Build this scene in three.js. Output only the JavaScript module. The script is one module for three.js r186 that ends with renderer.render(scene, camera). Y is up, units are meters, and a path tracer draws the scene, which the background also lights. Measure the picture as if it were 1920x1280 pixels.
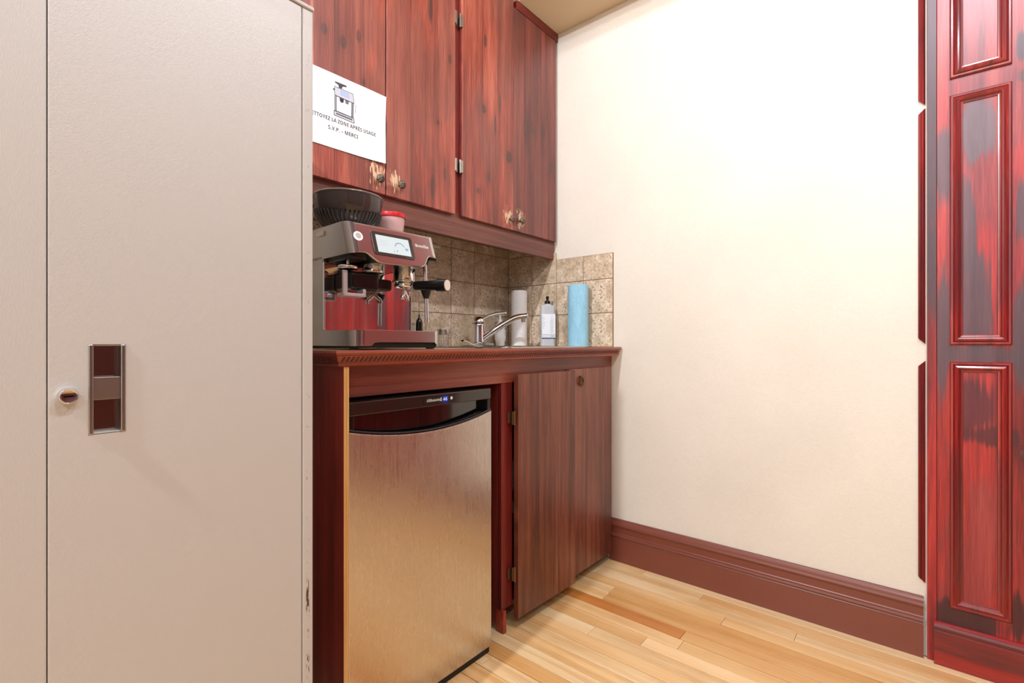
import * as THREE from 'three';
import { RoundedBoxGeometry } from 'three/addons/geometries/RoundedBoxGeometry.js';
import { mergeGeometries } from 'three/addons/utils/BufferGeometryUtils.js';
import { TextGeometry } from 'three/addons/geometries/TextGeometry.js';
import { FontLoader } from 'three/addons/loaders/FontLoader.js';
import { Brush, Evaluator, INTERSECTION } from 'three-bvh-csg';

// ---------------------------------------------------------------- camera, sky, exposure
const scene = new THREE.Scene();
const camera = new THREE.PerspectiveCamera(69.72, 1920 / 1280, 0.05, 60);
camera.position.set(-1.99, 0.97, 1.68);
camera.lookAt(-1.99 + 0.7673, 0.97, 1.68 - 0.6413);
camera.setViewOffset(1920, 1280, 0, -2.9, 1920, 1280);
const renderer = new THREE.WebGLRenderer({ antialias: true });
renderer.toneMapping = THREE.LinearToneMapping;
renderer.toneMappingExposure = 0.83;
renderer.shadowMap.enabled = true;
renderer.shadowMap.type = THREE.PCFSoftShadowMap;
scene.background = new THREE.Color().setRGB(1.1, 1.3, 1.6);   // overcast daylight outside the window

const CEIL = 2.75, LAMP_Y = 2.7;
const LAMPS = [[-3.3, 0.87, 26, 'beside the steel storage cabinet'], [-1.59, 1.9, 4.5, 'in the middle of the ceiling'], [-0.96, 1.9, 4.5, 'in front of the beige wall'], [-3.3, 2.8, 5, 'added nearest the window to light the right wall'], [-1.0, 3.3, 2, 'added in front of the far end of the panelling to light it']];  // window-side and panelling-end lamps are unseen, added to light wall and panelling

// ---------------------------------------------------------------- helpers
function rng(seed) { let s = seed >>> 0; return () => { s = (s + 0x6D2B79F5) >>> 0; let t = s; t = Math.imul(t ^ (t >>> 15), t | 1); t ^= t + Math.imul(t ^ (t >>> 7), t | 61); return ((t ^ (t >>> 14)) >>> 0) / 4294967296; }; }
const perm = new Uint16Array(1024); { const r = rng(7); const p = [...Array(512).keys()]; for (let i = 511; i > 0; i--) { const j = Math.floor(r() * (i + 1)); [p[i], p[j]] = [p[j], p[i]]; } for (let i = 0; i < 1024; i++) perm[i] = p[i & 511]; }
const hash = (x, y) => perm[(perm[x & 511] + y) & 511] / 255.5 - 1;
function noise(x, y) {
  const xi = Math.floor(x), yi = Math.floor(y), fx = x - xi, fy = y - yi, u = fx * fx * (3 - 2 * fx), v = fy * fy * (3 - 2 * fy);
  const a = hash(xi, yi), b = hash(xi + 1, yi), c = hash(xi, yi + 1), d = hash(xi + 1, yi + 1);
  return a + (b - a) * u + (c - a) * v + (a - b - c + d) * u * v;
}
const fbm = (x, y, n = 3) => { let s = 0, a = 0.5; for (let i = 0; i < n; i++) { s += a * noise(x, y); x = x * 2.03 + 17; y = y * 2.03 + 5; a *= 0.5; } return s; };
const clamp = (x, a = 0, b = 1) => Math.min(b, Math.max(a, x)), mix = (a, b, t) => a + (b - a) * t, smooth = (a, b, x) => { const t = clamp((x - a) / (b - a)); return t * t * (3 - 2 * t); };
function dataTex(w, h, fn, srgb = true) {
  const d = new Uint8Array(w * h * 4), c = [0, 0, 0];
  for (let y = 0; y < h; y++) for (let x = 0; x < w; x++) { fn(x, y, c); const i = (y * w + x) * 4; d[i] = clamp(c[0], 0, 255); d[i + 1] = clamp(c[1], 0, 255); d[i + 2] = clamp(c[2], 0, 255); d[i + 3] = 255; }
  const t = new THREE.DataTexture(d, w, h, THREE.RGBAFormat);
  t.magFilter = THREE.LinearFilter; t.minFilter = THREE.LinearMipmapLinearFilter; t.generateMipmaps = true; t.wrapS = t.wrapT = THREE.MirroredRepeatWrapping;
  if (srgb) t.colorSpace = THREE.SRGBColorSpace;
  t.needsUpdate = true; return t;
}
// wood: u runs across the grain, v along it, both in metres
function woodTex({ w, h, seed = 1, res = 900, tones, knots = [], worn = [], boards = [], ring = 26, blotch = 0, blotchTone = [98, 66, 68], fine = 1, seams = 0.45, patches = [] }) {
  const W = Math.min(2048, Math.round(w * res)), H = Math.min(2048, Math.round(h * res * 0.8)), s = seed * 37.3;
  return dataTex(W, H, (x, y, c) => {
    const u = x / W * w, v = y / H * h;
    let warp = 0.018 * noise(u * 5 + s, v * 1.3 + s) + 0.006 * noise(u * 14 + s, v * 4), kd = 0, core = 0, halo = 0;
    for (const [ku, kv, ra, rb] of knots) {
      const du = (u - ku) / ra, dv = (v - kv) / rb, d = Math.sqrt(du * du + dv * dv);
      warp += ra * 0.9 * Math.exp(-d * d * 0.18) * Math.sign(du || 1) * Math.min(1, Math.abs(du)) ;
      core = Math.max(core, 1 - smooth(0.55, 1.05 + 0.2 * noise(u * 90, v * 60), d));
      halo = Math.max(halo, Math.exp(-d * 0.55)); kd = Math.max(kd, Math.exp(-d * 0.8) * (0.5 + 0.5 * Math.sin(d * 9)));
    }
    let b = 0, edge = 0;
    for (let i = 0; i < boards.length; i++) { if (u > boards[i]) b = i + 1; edge = Math.max(edge, 1 - smooth(0.0006, 0.0018, Math.abs(u - boards[i]))); }
    const rr = (u + warp) * ring + b * 3.7 + 0.5 * noise(u * 9 + s, v * 0.7 + b * 9);
    const ringv = Math.pow(0.5 + 0.5 * Math.sin(rr * 6.283), 1.6);
    const f1 = noise(u * 300 + s, v * 7 + s), f2 = noise(u * 900 + s, v * 26), f3 = noise(u * 60 + s, v * 2.2 + b * 5);
    let t = 0.48 + 0.11 * (ringv - 0.4) + fine * (0.1 * f1 + 0.12 * f2) + 0.15 * f3 + 0.42 * fbm(u * 5 + s, v * 1.9 + b * 4, 4) + (boards.length ? 0.12 * hash(b + seed * 5, seed) : 0);
    t -= 0.2 * kd + 0.22 * halo;
    t = clamp(t);
    for (let k = 0; k < 3; k++) c[k] = t < 0.5 ? mix(tones[0][k], tones[1][k], t * 2) : mix(tones[1][k], tones[2][k], t * 2 - 1);
    if (blotch) { const m = smooth(-0.07, 0.2, fbm(u * 7 + s * 2, v * 2.6 + s, 4) + 0.09 * f1) * blotch; for (let k = 0; k < 3; k++) c[k] = mix(c[k], blotchTone[k] * (0.85 + 0.3 * t), m); }
    for (const [su, sv, ru, rv, tone = blotchTone] of patches) { const d = Math.hypot((u - su) / ru, (v - sv) / rv) + 0.5 * fbm(u * 26 + s, v * 7, 3) + 0.16 * f1, m = 0.92 * (1 - smooth(0.62, 1.08, d)); if (m > 0) for (let k = 0; k < 3; k++) c[k] = mix(c[k], tone[k] * (0.8 + 0.4 * t), m); }
    if (core > 0) for (let k = 0; k < 3; k++) c[k] = mix(c[k], [88, 54, 48][k] * (0.9 + 0.25 * f1 + 0.2 * kd), core * 0.82);
    if (edge > 0) for (let k = 0; k < 3; k++) c[k] *= 1 - seams * edge;
    for (const [wu, wv, r] of worn) {
      const d = Math.hypot((u - wu) * 1.15, (v - wv) * 0.8) / r, m = smooth(0.1, 0.55, 0.9 - d + 0.7 * noise(u * 520 + s, v * 70) + 0.25 * noise(u * 160, v * 60 + s));
      if (m > 0) for (let k = 0; k < 3; k++) c[k] = mix(c[k], [236, 206, 164][k], m * 0.9);
    }
  });
}
const RED = [[82, 34, 29], [152, 68, 52], [208, 120, 96]], DEEP = [[66, 18, 18], [116, 34, 28], [150, 58, 42]], BROWN = [[72, 32, 21], [120, 62, 43], [160, 98, 74]], SCARLET = [[84, 12, 18], [170, 42, 38], [226, 98, 78]];
const std = (o) => new THREE.MeshStandardMaterial(o), phy = (o) => new THREE.MeshPhysicalMaterial(o);
const wood = (tex, o = {}) => phy({ map: tex, roughness: 0.46, clearcoat: 0.35, clearcoatRoughness: 0.28, ...o });
const genericRed = woodTex({ w: 0.6, h: 2, seed: 3, res: 700, tones: DEEP }), genericMid = woodTex({ w: 0.6, h: 2, seed: 5, res: 700, tones: RED });
const M = {
  deep: wood(genericRed), red: wood(genericMid),
  chrome: std({ color: new THREE.Color().setRGB(0.82, 0.82, 0.83), metalness: 1, roughness: 0.09 }),
  steel: phy({ color: new THREE.Color().setRGB(0.58, 0.57, 0.56), metalness: 1, roughness: 0.21, anisotropy: 0.4 }),
  satin: std({ color: new THREE.Color().setRGB(0.6, 0.58, 0.55), metalness: 1, roughness: 0.24 }),
  polished: std({ color: new THREE.Color().setRGB(0.72, 0.7, 0.69), metalness: 1, roughness: 0.05 }),
  black: std({ color: 0x0c0b0c, roughness: 0.22 }), blackMatte: std({ color: 0x121110, roughness: 0.6 }),
  bronze: std({ color: 0x80756a, metalness: 0.85, roughness: 0.38 }),
  white: std({ color: 0xf1efec, roughness: 0.6 }), plastic: std({ color: 0xf4f3ef, roughness: 0.35 }),
};
const names = new Map();
function numbered(n) { const k = names.get(n) || 0; names.set(n, k + 1); return k ? n + '_' + String(k).padStart(3, '0') : n; }
function shade(o) { o.traverse((m) => { if (m.isMesh) { m.castShadow = true; m.receiveShadow = true; } }); return o; }
function thing(name, label, category, at = [0, 0, 0], turn = 0, group) {
  const o = new THREE.Group(); o.name = numbered(name); o.position.set(...at); o.rotation.y = turn;
  o.userData = { label, category }; if (group) o.userData.group = group;
  scene.add(o); return o;
}
function part(parent, name, geos, material, label) {
  const g = Array.isArray(geos) ? merged(geos) : geos;
  const m = new THREE.Mesh(g, material); m.name = name; if (label) m.userData.label = label;
  m.castShadow = m.receiveShadow = true; parent.add(m); return m;
}
function structure(name, geos, material, label, category = name.split('_')[0]) {
  const m = part(scene, name, geos, material); m.userData = { kind: 'structure', label, category }; return m;
}
function merged(list) {
  return mergeGeometries(list.map((g) => { let q = g.index ? g.toNonIndexed() : g; for (const k of Object.keys(q.attributes)) if (!['position', 'normal', 'uv'].includes(k)) q.deleteAttribute(k); q.morphAttributes = {}; return q; }));
}
// box given by its min and max corners
function bx(x0, x1, y0, y1, z0, z1, r = 0.001) {
  const w = x1 - x0, h = y1 - y0, d = z1 - z0;
  const g = r > 0 ? new RoundedBoxGeometry(w, h, d, 2, Math.min(r, w / 2.01, h / 2.01, d / 2.01)) : new THREE.BoxGeometry(w, h, d);
  return g.translate((x0 + x1) / 2, (y0 + y1) / 2, (z0 + z1) / 2);
}
// planar uv in metres: v follows the grain axis ('x' | 'y' | 'z'); su, sv are the texture's size in metres
function woodUV(g, grain, su = 0.6, sv = 2, ou = 0, ov = 0) {
  const p = g.attributes.position, n = g.attributes.normal, uv = g.attributes.uv, gi = 'xyz'.indexOf(grain);
  for (let i = 0; i < p.count; i++) {
    const a = [Math.abs(n.getX(i)), Math.abs(n.getY(i)), Math.abs(n.getZ(i))], q = [p.getX(i), p.getY(i), p.getZ(i)];
    let ax = a.indexOf(Math.max(...a)); if (ax === gi) ax = (gi + 1) % 3;
    const other = [0, 1, 2].find((k) => k !== ax && k !== gi);
    uv.setXY(i, q[other] / su + ou, q[gi] / sv + ov);
  }
  return g;
}
function faceUV(g, x0, x1, y0, y1, ax = 'x') {   // whole texture over one face
  const p = g.attributes.position, uv = g.attributes.uv;
  for (let i = 0; i < p.count; i++) uv.setXY(i, ((ax === 'x' ? p.getX(i) : p.getZ(i)) - x0) / (x1 - x0), (p.getY(i) - y0) / (y1 - y0));
  return g;
}
const cyl = (r0, r1, h, x, y, z, seg = 32) => new THREE.CylinderGeometry(r1, r0, h, seg).translate(x, y + h / 2, z);
const lathe = (pts, seg = 40) => new THREE.LatheGeometry(pts.map(([r, y]) => new THREE.Vector2(r, y)), seg);
const V = (x, y, z) => new THREE.Vector3(x, y, z);
const tube = (pts, r, seg = 24, rs = 10) => new THREE.TubeGeometry(new THREE.CatmullRomCurve3(pts.map((p) => V(...p))), seg, r, rs, false);
function rod(a, b, r0, r1 = r0, seg = 24) { const A = V(...a), B = V(...b), d = B.clone().sub(A), g = new THREE.CylinderGeometry(r1, r0, d.length(), seg); g.translate(0, d.length() / 2, 0); g.applyQuaternion(new THREE.Quaternion().setFromUnitVectors(V(0, 1, 0), d.normalize())); return g.translate(A.x, A.y, A.z); }
// straight moulding: 2D profile [[x inward, y out]...] swept for a length; m0, m1 mitre the ends
function mould(profile, L, inward, out, start, m0 = 1, m1 = -1) {
  const s = new THREE.Shape(profile.map(([x, y]) => new THREE.Vector2(x, y)));
  const g = new THREE.ExtrudeGeometry(s, { depth: L, bevelEnabled: false, steps: 1, curveSegments: 4 }), p = g.attributes.position;
  for (let i = 0; i < p.count; i++) { const z = p.getZ(i); p.setZ(i, z < L / 2 ? z + m0 * p.getX(i) : z + m1 * p.getX(i)); }
  const along = inward.clone().cross(out);
  g.applyMatrix4(new THREE.Matrix4().makeBasis(inward, out, along).setPosition(start));
  g.computeVertexNormals(); return g;
}
function frame4(profile, c, across, up, out, W, H, cb) {
  for (const [inw, half, len] of [[across.clone(), W / 2, H], [across.clone().negate(), W / 2, H], [up.clone(), H / 2, W], [up.clone().negate(), H / 2, W]]) {
    const along = inw.clone().cross(out), st = c.clone().addScaledVector(inw, -half).addScaledVector(along, -len / 2);
    cb(mould(profile, len, inw, out, st));
  }
}

// ---------------------------------------------------------------- room shell
const wallBump = dataTex(512, 512, (x, y, c) => { const v = 128 + 60 * fbm(x / 5, y / 5, 3) + 40 * noise(x / 1.7, y / 1.7); c[0] = c[1] = c[2] = v; }, false);
wallBump.wrapS = wallBump.wrapT = THREE.RepeatWrapping;
const wallTone = dataTex(512, 512, (x, y, c) => { const n = fbm(x / 60, y / 60, 4) * 5 + noise(x / 2, y / 2) * 1.6; c[0] = 225 + n; c[1] = 218 + n; c[2] = 203 + n; });
function wallMat() { const b = wallBump.clone(), t = wallTone.clone(); b.repeat.set(1 / 0.35, 1 / 0.35); t.repeat.set(0.6, 0.6); b.needsUpdate = t.needsUpdate = true; return std({ map: t, bumpMap: b, bumpScale: 0.0007, roughness: 0.62 }); }
M.wall = wallMat();
M.ceil = std({ color: 0xe4d9c6, roughness: 0.8 });
const L = -4.4, BK = 4.4, T = 0.12;
const wUV = (g) => woodUV(g, 'y', 1, 1);
structure('wall_back', wUV(bx(L - T, T, 0, CEIL, -T - 0.01, -0.01, 0)), M.wall, 'beige painted wall behind the sink and cabinets', 'wall');
structure('wall_right', wUV(bx(0, T, 0, CEIL, -0.01, BK, 0)), M.wall, 'smooth beige painted wall between cabinets and wood panelling', 'wall');
structure('wall_front', wUV(bx(L - T, T, 0, CEIL, BK, BK + T, 0)), std({ map: genericRed, color: 0x9a8478, roughness: 0.5 }), 'dark red wood wall facing the kitchenette', 'wall');
const WZ0 = 1.1, WZ1 = 3.3, WY0 = 0.95, WY1 = 2.45;
structure('wall_left', [wUV(bx(L - T, L, 0, WY0, -0.01, BK, 0)), wUV(bx(L - T, L, WY1, CEIL, -0.01, BK, 0)), wUV(bx(L - T, L, WY0, WY1, -0.01, WZ0, 0)), wUV(bx(L - T, L, WY0, WY1, WZ1, BK, 0))], M.wall, 'beige wall with a wide window opening', 'wall');
structure('ceiling', bx(L - T, T, CEIL, CEIL + T, -T, BK + T, 0), M.ceil, 'pale cream ceiling', 'ceiling');
structure('ceiling_bulkhead', bx(-0.308, 0, 2.483, CEIL, -0.01, BK, 0.002), std({ color: 0xd8c6a4, roughness: 0.75 }), 'tan boxed bulkhead running along the top of the beige wall', 'ceiling');
{ // window in the left wall, outside the frame: the daylight that the glossy panelling mirrors
  const w = new THREE.Group(); w.name = 'window_1'; w.userData = { kind: 'structure', label: 'wide white framed window', category: 'window' }; scene.add(w);
  const f = 0.05, xm = L - 0.06;
  part(w, 'window_frame', [bx(xm - 0.03, xm + 0.03, WY0, WY0 + f, WZ0, WZ1), bx(xm - 0.03, xm + 0.03, WY1 - f, WY1, WZ0, WZ1), ...[WZ0, (WZ0 + WZ1) / 2 - f / 2, WZ1 - f].map((z) => bx(xm - 0.03, xm + 0.03, WY0 + f, WY1 - f, z, z + f))], M.white);
  for (const [a, b] of [[WZ0 + f, (WZ0 + WZ1) / 2 - f / 2], [(WZ0 + WZ1) / 2 + f / 2, WZ1 - f]]) part(w, 'pane', bx(xm - 0.003, xm + 0.003, WY0 + f, WY1 - f, a, b, 0), phy({ color: 0xffffff, roughness: 0, transmission: 1, thickness: 0 }));
}
// floor: strip planks running towards the back wall
{
  const tex = woodTex({ w: 0.5, h: 2, seed: 11, res: 1000, tones: [[198, 150, 96], [236, 202, 150], [251, 230, 190]], ring: 14, fine: 0.8 });
  const fl = new THREE.Group(); fl.name = 'floor'; fl.userData = { kind: 'structure', label: 'narrow strip maple plank floor', category: 'floor' }; scene.add(fl);
  part(fl, 'subfloor', bx(L - T, T, -0.1, -0.016, -T, BK + T, 0), std({ color: 0x2c1d12, roughness: 0.9 }));
  const tones = [0xffffff, 0xf6e6d2, 0xe9cfae, 0xfff6ea, 0xd9a56e].map((c) => phy({ map: tex, color: c, roughness: 0.34, clearcoat: 0.25, clearcoatRoughness: 0.2 }));
  const r = rng(21), PW = 0.0573, rest = [];
  const fixed = { 4: [0.745], 3: [1.148], 6: [1.071], 8: [0.986] };
  for (let i = 0; i * PW < -L; i++) {
    const x1 = -0.004 - i * PW, x0 = x1 - PW + 0.0028; let z = 0 - r() * 0.4; const js = fixed[i] ? [...fixed[i]] : [];
    while (z < BK) {
      let e = js.length ? js.shift() : z + 0.55 + r() * 0.9; if (e > BK - 0.25) e = BK;
      const g = woodUV(bx(x0, x1, -0.016, -0.0003 * r(), Math.max(0, z), e - 0.001, 0.001), 'z', 0.5, 2, r() * 3, r() * 3);
      let k = r(); k = k < 0.36 ? 0 : k < 0.6 ? 1 : k < 0.78 ? 2 : k < 0.94 ? 3 : 4; if (i === 6 && e < 1.1) k = 4;
      if (i < 30 && z < 2.4) part(fl, 'plank', g, tones[k]); else rest.push(g);
      z = e;
    }
  }
  part(fl, 'planks_beyond', rest, tones[1]).userData.kind = 'stuff';
}
// baseboard on the beige wall
{
  const P = [[0, 0], [0.02, 0], [0.02, 0.104], [0.0185, 0.107], [0.023, 0.109], [0.026, 0.115], [0.024, 0.121], [0.018, 0.124], [0.0165, 0.127], [0.0165, 0.152], [0.021, 0.155], [0.0235, 0.161], [0.021, 0.168], [0.013, 0.173], [0.009, 0.178], [0.007, 0.183], [0, 0.184]];
  const g = mould(P.map(([a, b]) => [a, b]), 1.685 - 0.605, V(-1, 0, 0), V(0, 1, 0), V(0, 0, 1.685), 0, 0);
  structure('baseboard_right', g, phy({ color: 0x7a3f30, roughness: 0.36, clearcoat: 0.3, clearcoatRoughness: 0.25 }), 'brown painted moulded baseboard along the beige wall', 'baseboard');
}
// ---------------------------------------------------------------- red wood panelling on the right wall
{
  const t = thing('wood_panelling', 'red stained wood panelling with moulded raised frames beside the beige wall', 'panelling', [0, 0, 0]);
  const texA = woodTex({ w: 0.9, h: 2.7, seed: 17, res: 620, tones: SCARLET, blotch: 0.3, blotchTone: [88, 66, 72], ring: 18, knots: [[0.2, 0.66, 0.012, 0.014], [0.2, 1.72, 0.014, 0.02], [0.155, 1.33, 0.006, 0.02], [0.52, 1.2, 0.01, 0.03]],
    patches: [[0.095, 1.6, 0.05, 0.11, [104, 88, 94]], [0.08, 1.3, 0.03, 0.16], [0.1, 1.08, 0.045, 0.2], [0.03, 1.5, 0.022, 0.14], [0.03, 1.02, 0.022, 0.22], [0.11, 0.935, 0.1, 0.03], [0.1, 0.78, 0.055, 0.1, [88, 30, 40]], [0.13, 0.7, 0.06, 0.035, [84, 26, 34]], [0.08, 0.15, 0.1, 0.05, [64, 26, 30]], [0.195, 1.0, 0.02, 0.2], [0.2, 1.8, 0.02, 0.05, [70, 50, 56]], [0.19, 0.2, 0.02, 0.08, [64, 22, 28]], [0.2, 1.35, 0.018, 0.1], [0.4, 1.2, 0.05, 0.2], [0.45, 0.6, 0.04, 0.15], [0.62, 1.5, 0.06, 0.2], [0.7, 0.8, 0.05, 0.2]] });  // grey and purple patches at set spots on the panelling
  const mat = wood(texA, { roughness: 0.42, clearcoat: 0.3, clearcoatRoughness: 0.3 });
  const mouldMat = wood(woodTex({ w: 0.6, h: 2, seed: 23, res: 600, tones: [[70, 12, 16], [136, 34, 32], [186, 76, 62]], blotch: 0.35, blotchTone: [70, 40, 46] }), { roughness: 0.34, clearcoat: 0.6, clearcoatRoughness: 0.14 });
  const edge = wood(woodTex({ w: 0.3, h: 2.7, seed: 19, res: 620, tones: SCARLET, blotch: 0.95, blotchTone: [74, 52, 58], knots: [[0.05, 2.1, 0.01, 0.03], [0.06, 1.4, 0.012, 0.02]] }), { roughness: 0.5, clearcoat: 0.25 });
  const Z0 = 1.716, Z1 = 3.62, X = -0.014, TOP = 2.483;
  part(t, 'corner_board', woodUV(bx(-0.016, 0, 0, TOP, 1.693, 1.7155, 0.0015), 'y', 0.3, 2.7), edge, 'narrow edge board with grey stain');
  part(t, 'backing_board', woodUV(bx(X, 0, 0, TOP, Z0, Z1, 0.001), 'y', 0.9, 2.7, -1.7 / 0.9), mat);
  const prof = [[0, 0], [0, 0.005], [0.003, 0.008], [0.007, 0.008], [0.009, 0.005], [0.012, 0.0085], [0.017, 0.0115], [0.021, 0.0095], [0.0235, 0.005], [0.026, 0.004], [0.029, 0.0035], [0.030, 0]];
  const rows = [[0.176, 0.914], [0.965, 1.711], [1.762, 2.42]];
  for (let k = 0; k < 10; k++) {
    const z0 = 1.745 + k * 0.187, zc = z0 + 0.066;
    for (const [a, b] of rows) {
      const c = V(X, (a + b) / 2, zc);
      frame4(prof, c, V(0, 0, 1), V(0, 1, 0), V(-1, 0, 0), 0.132, b - a, (g) => part(t, 'moulding', woodUV(g, 'y', 0.6, 2, k * 0.31, a), mouldMat));
    }
  }
  const bp = [[0, 0], [0.018, 0], [0.018, 0.1], [0.017, 0.104], [0.02, 0.108], [0.021, 0.115], [0.018, 0.122], [0.008, 0.126], [0, 0.126]];
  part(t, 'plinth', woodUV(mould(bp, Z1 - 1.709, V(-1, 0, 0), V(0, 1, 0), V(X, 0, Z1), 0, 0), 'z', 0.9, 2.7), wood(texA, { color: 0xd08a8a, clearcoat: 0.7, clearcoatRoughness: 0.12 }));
  // the cut-off frame strips left standing on the beige wall
  const sp = [[0, 0], [0, 0.004], [0.004, 0.0085], [0.008, 0.006], [0.012, 0.009], [0.017, 0.007], [0.017, 0]];
  for (const [a, b] of [[0.227, 0.915], [0.968, 1.697], [1.707, 2.44]]) {
    const len = b - a, inw = V(0, 0, -1), out = V(-1, 0, 0), along = inw.clone().cross(out);
    const st = V(0, along.y > 0 ? a : b, 1.689);
    const s = thing('moulding_strip', '', 'moulding', [0, 0, 0], 0, 'cut off frame mouldings on the beige wall');
    s.userData.label = a < 0.5 ? 'lowest red wood moulding strip with mitred ends on beige wall, just above the baseboard' : a < 1.2 ? 'middle red wood moulding strip with mitred ends on the beige wall' : 'topmost red wood moulding strip on beige wall, running up to the ceiling';
    delete s.userData.group;
    part(s, 'strip', woodUV(mould(sp, len, inw, out, st), 'y', 0.6, 2, a), mouldMat);
  }
}
// ---------------------------------------------------------------- tile backsplash
{
  const tex = dataTex(1024, 1024, (x, y, c) => {
    const n = fbm(x / 110, y / 110, 4), m = fbm(x / 26 + 50, y / 26, 3), sp = noise(x / 6.2, y / 6.2) + 0.6 * noise(x / 13 + 9, y / 13), p = smooth(0.66, 0.95, sp + 0.5 * n), q = smooth(0.62, 0.9, noise(x / 14, y / 14) + 0.4 * noise(x / 4, y / 4));
    for (let k = 0; k < 3; k++) { let v = [208, 187, 160][k] + n * [40, 42, 46][k] + m * 30; v = mix(v, [92, 68, 48][k], p * 0.85); v = mix(v, [212, 196, 172][k], q * 0.35); c[k] = v; }
  });
  const bump = dataTex(256, 256, (x, y, c) => { c[0] = c[1] = c[2] = 150 + 70 * fbm(x / 9, y / 9, 4); }, false);
  const mat = std({ map: tex, bumpMap: bump, bumpScale: 0.0006, roughness: 0.5 });
  const t = thing('tile_backsplash', 'mottled beige stone look square tile backsplash behind and beside the sink', 'backsplash');
  const grout = std({ color: 0x8d7558, roughness: 0.9 });
  part(t, 'grout', [bx(-1.42, 0, 0.95, 1.46, -0.01, -0.0025, 0), bx(-0.0075, 0, 0.95, 1.378, -0.01, 0.6145, 0), bx(-0.0075, 0, 1.37, 1.46, -0.01, 0.285, 0)], grout);
  const r = rng(5), g2 = 0.0015, variants = new Map();
  const rows = [[0.952, 1.107], [1.107, 1.262], [1.262, 1.414], [1.414, 1.46]];
  const tile = (w, h) => { const key = w.toFixed(3) + h.toFixed(3) + Math.floor(r() * 5); if (!variants.has(key)) { const g = bx(-w / 2, w / 2, -h / 2, h / 2, -0.004, 0.004, 0.0016), p = g.attributes.position, ou = r() * 3, ov = r() * 3; for (let i = 0; i < p.count; i++) g.attributes.uv.setXY(i, p.getX(i) / 0.42 + ou, p.getY(i) / 0.42 + ov); variants.set(key, g); } return variants.get(key); };
  const add = (g, x, y, z, turn) => { const m = part(t, 'tile', g, mat); m.position.set(x, y, z); m.rotation.y = turn; };
  for (const [y0, y1] of rows) {
    const xs = [-0.008, -0.115]; while (xs[xs.length - 1] > -1.4) xs.push(Math.max(-1.42, xs[xs.length - 1] - 0.153));
    for (let i = 0; i + 1 < xs.length; i++) if (xs[i] - xs[i + 1] > 0.01) add(tile(xs[i] - xs[i + 1] - 2 * g2, y1 - y0 - 2 * g2), (xs[i] + xs[i + 1]) / 2, (y0 + y1) / 2, -0.004, 0);
    const zs = [0, 0.155, 0.307, 0.46, 0.6145];
    for (let i = 0; i < 4; i++) {
      let top = y1; if (y0 > 1.4 && i > 1) continue; if (y1 > 1.4 && i > 1) top = 1.378;
      const z1 = y0 > 1.4 && i === 1 ? 0.285 : zs[i + 1];
      add(tile(z1 - zs[i] - 2 * g2, top - y0 - 2 * g2), -0.006, (y0 + top) / 2, (zs[i] + z1) / 2, -Math.PI / 2);
    }
  }
}
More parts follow.
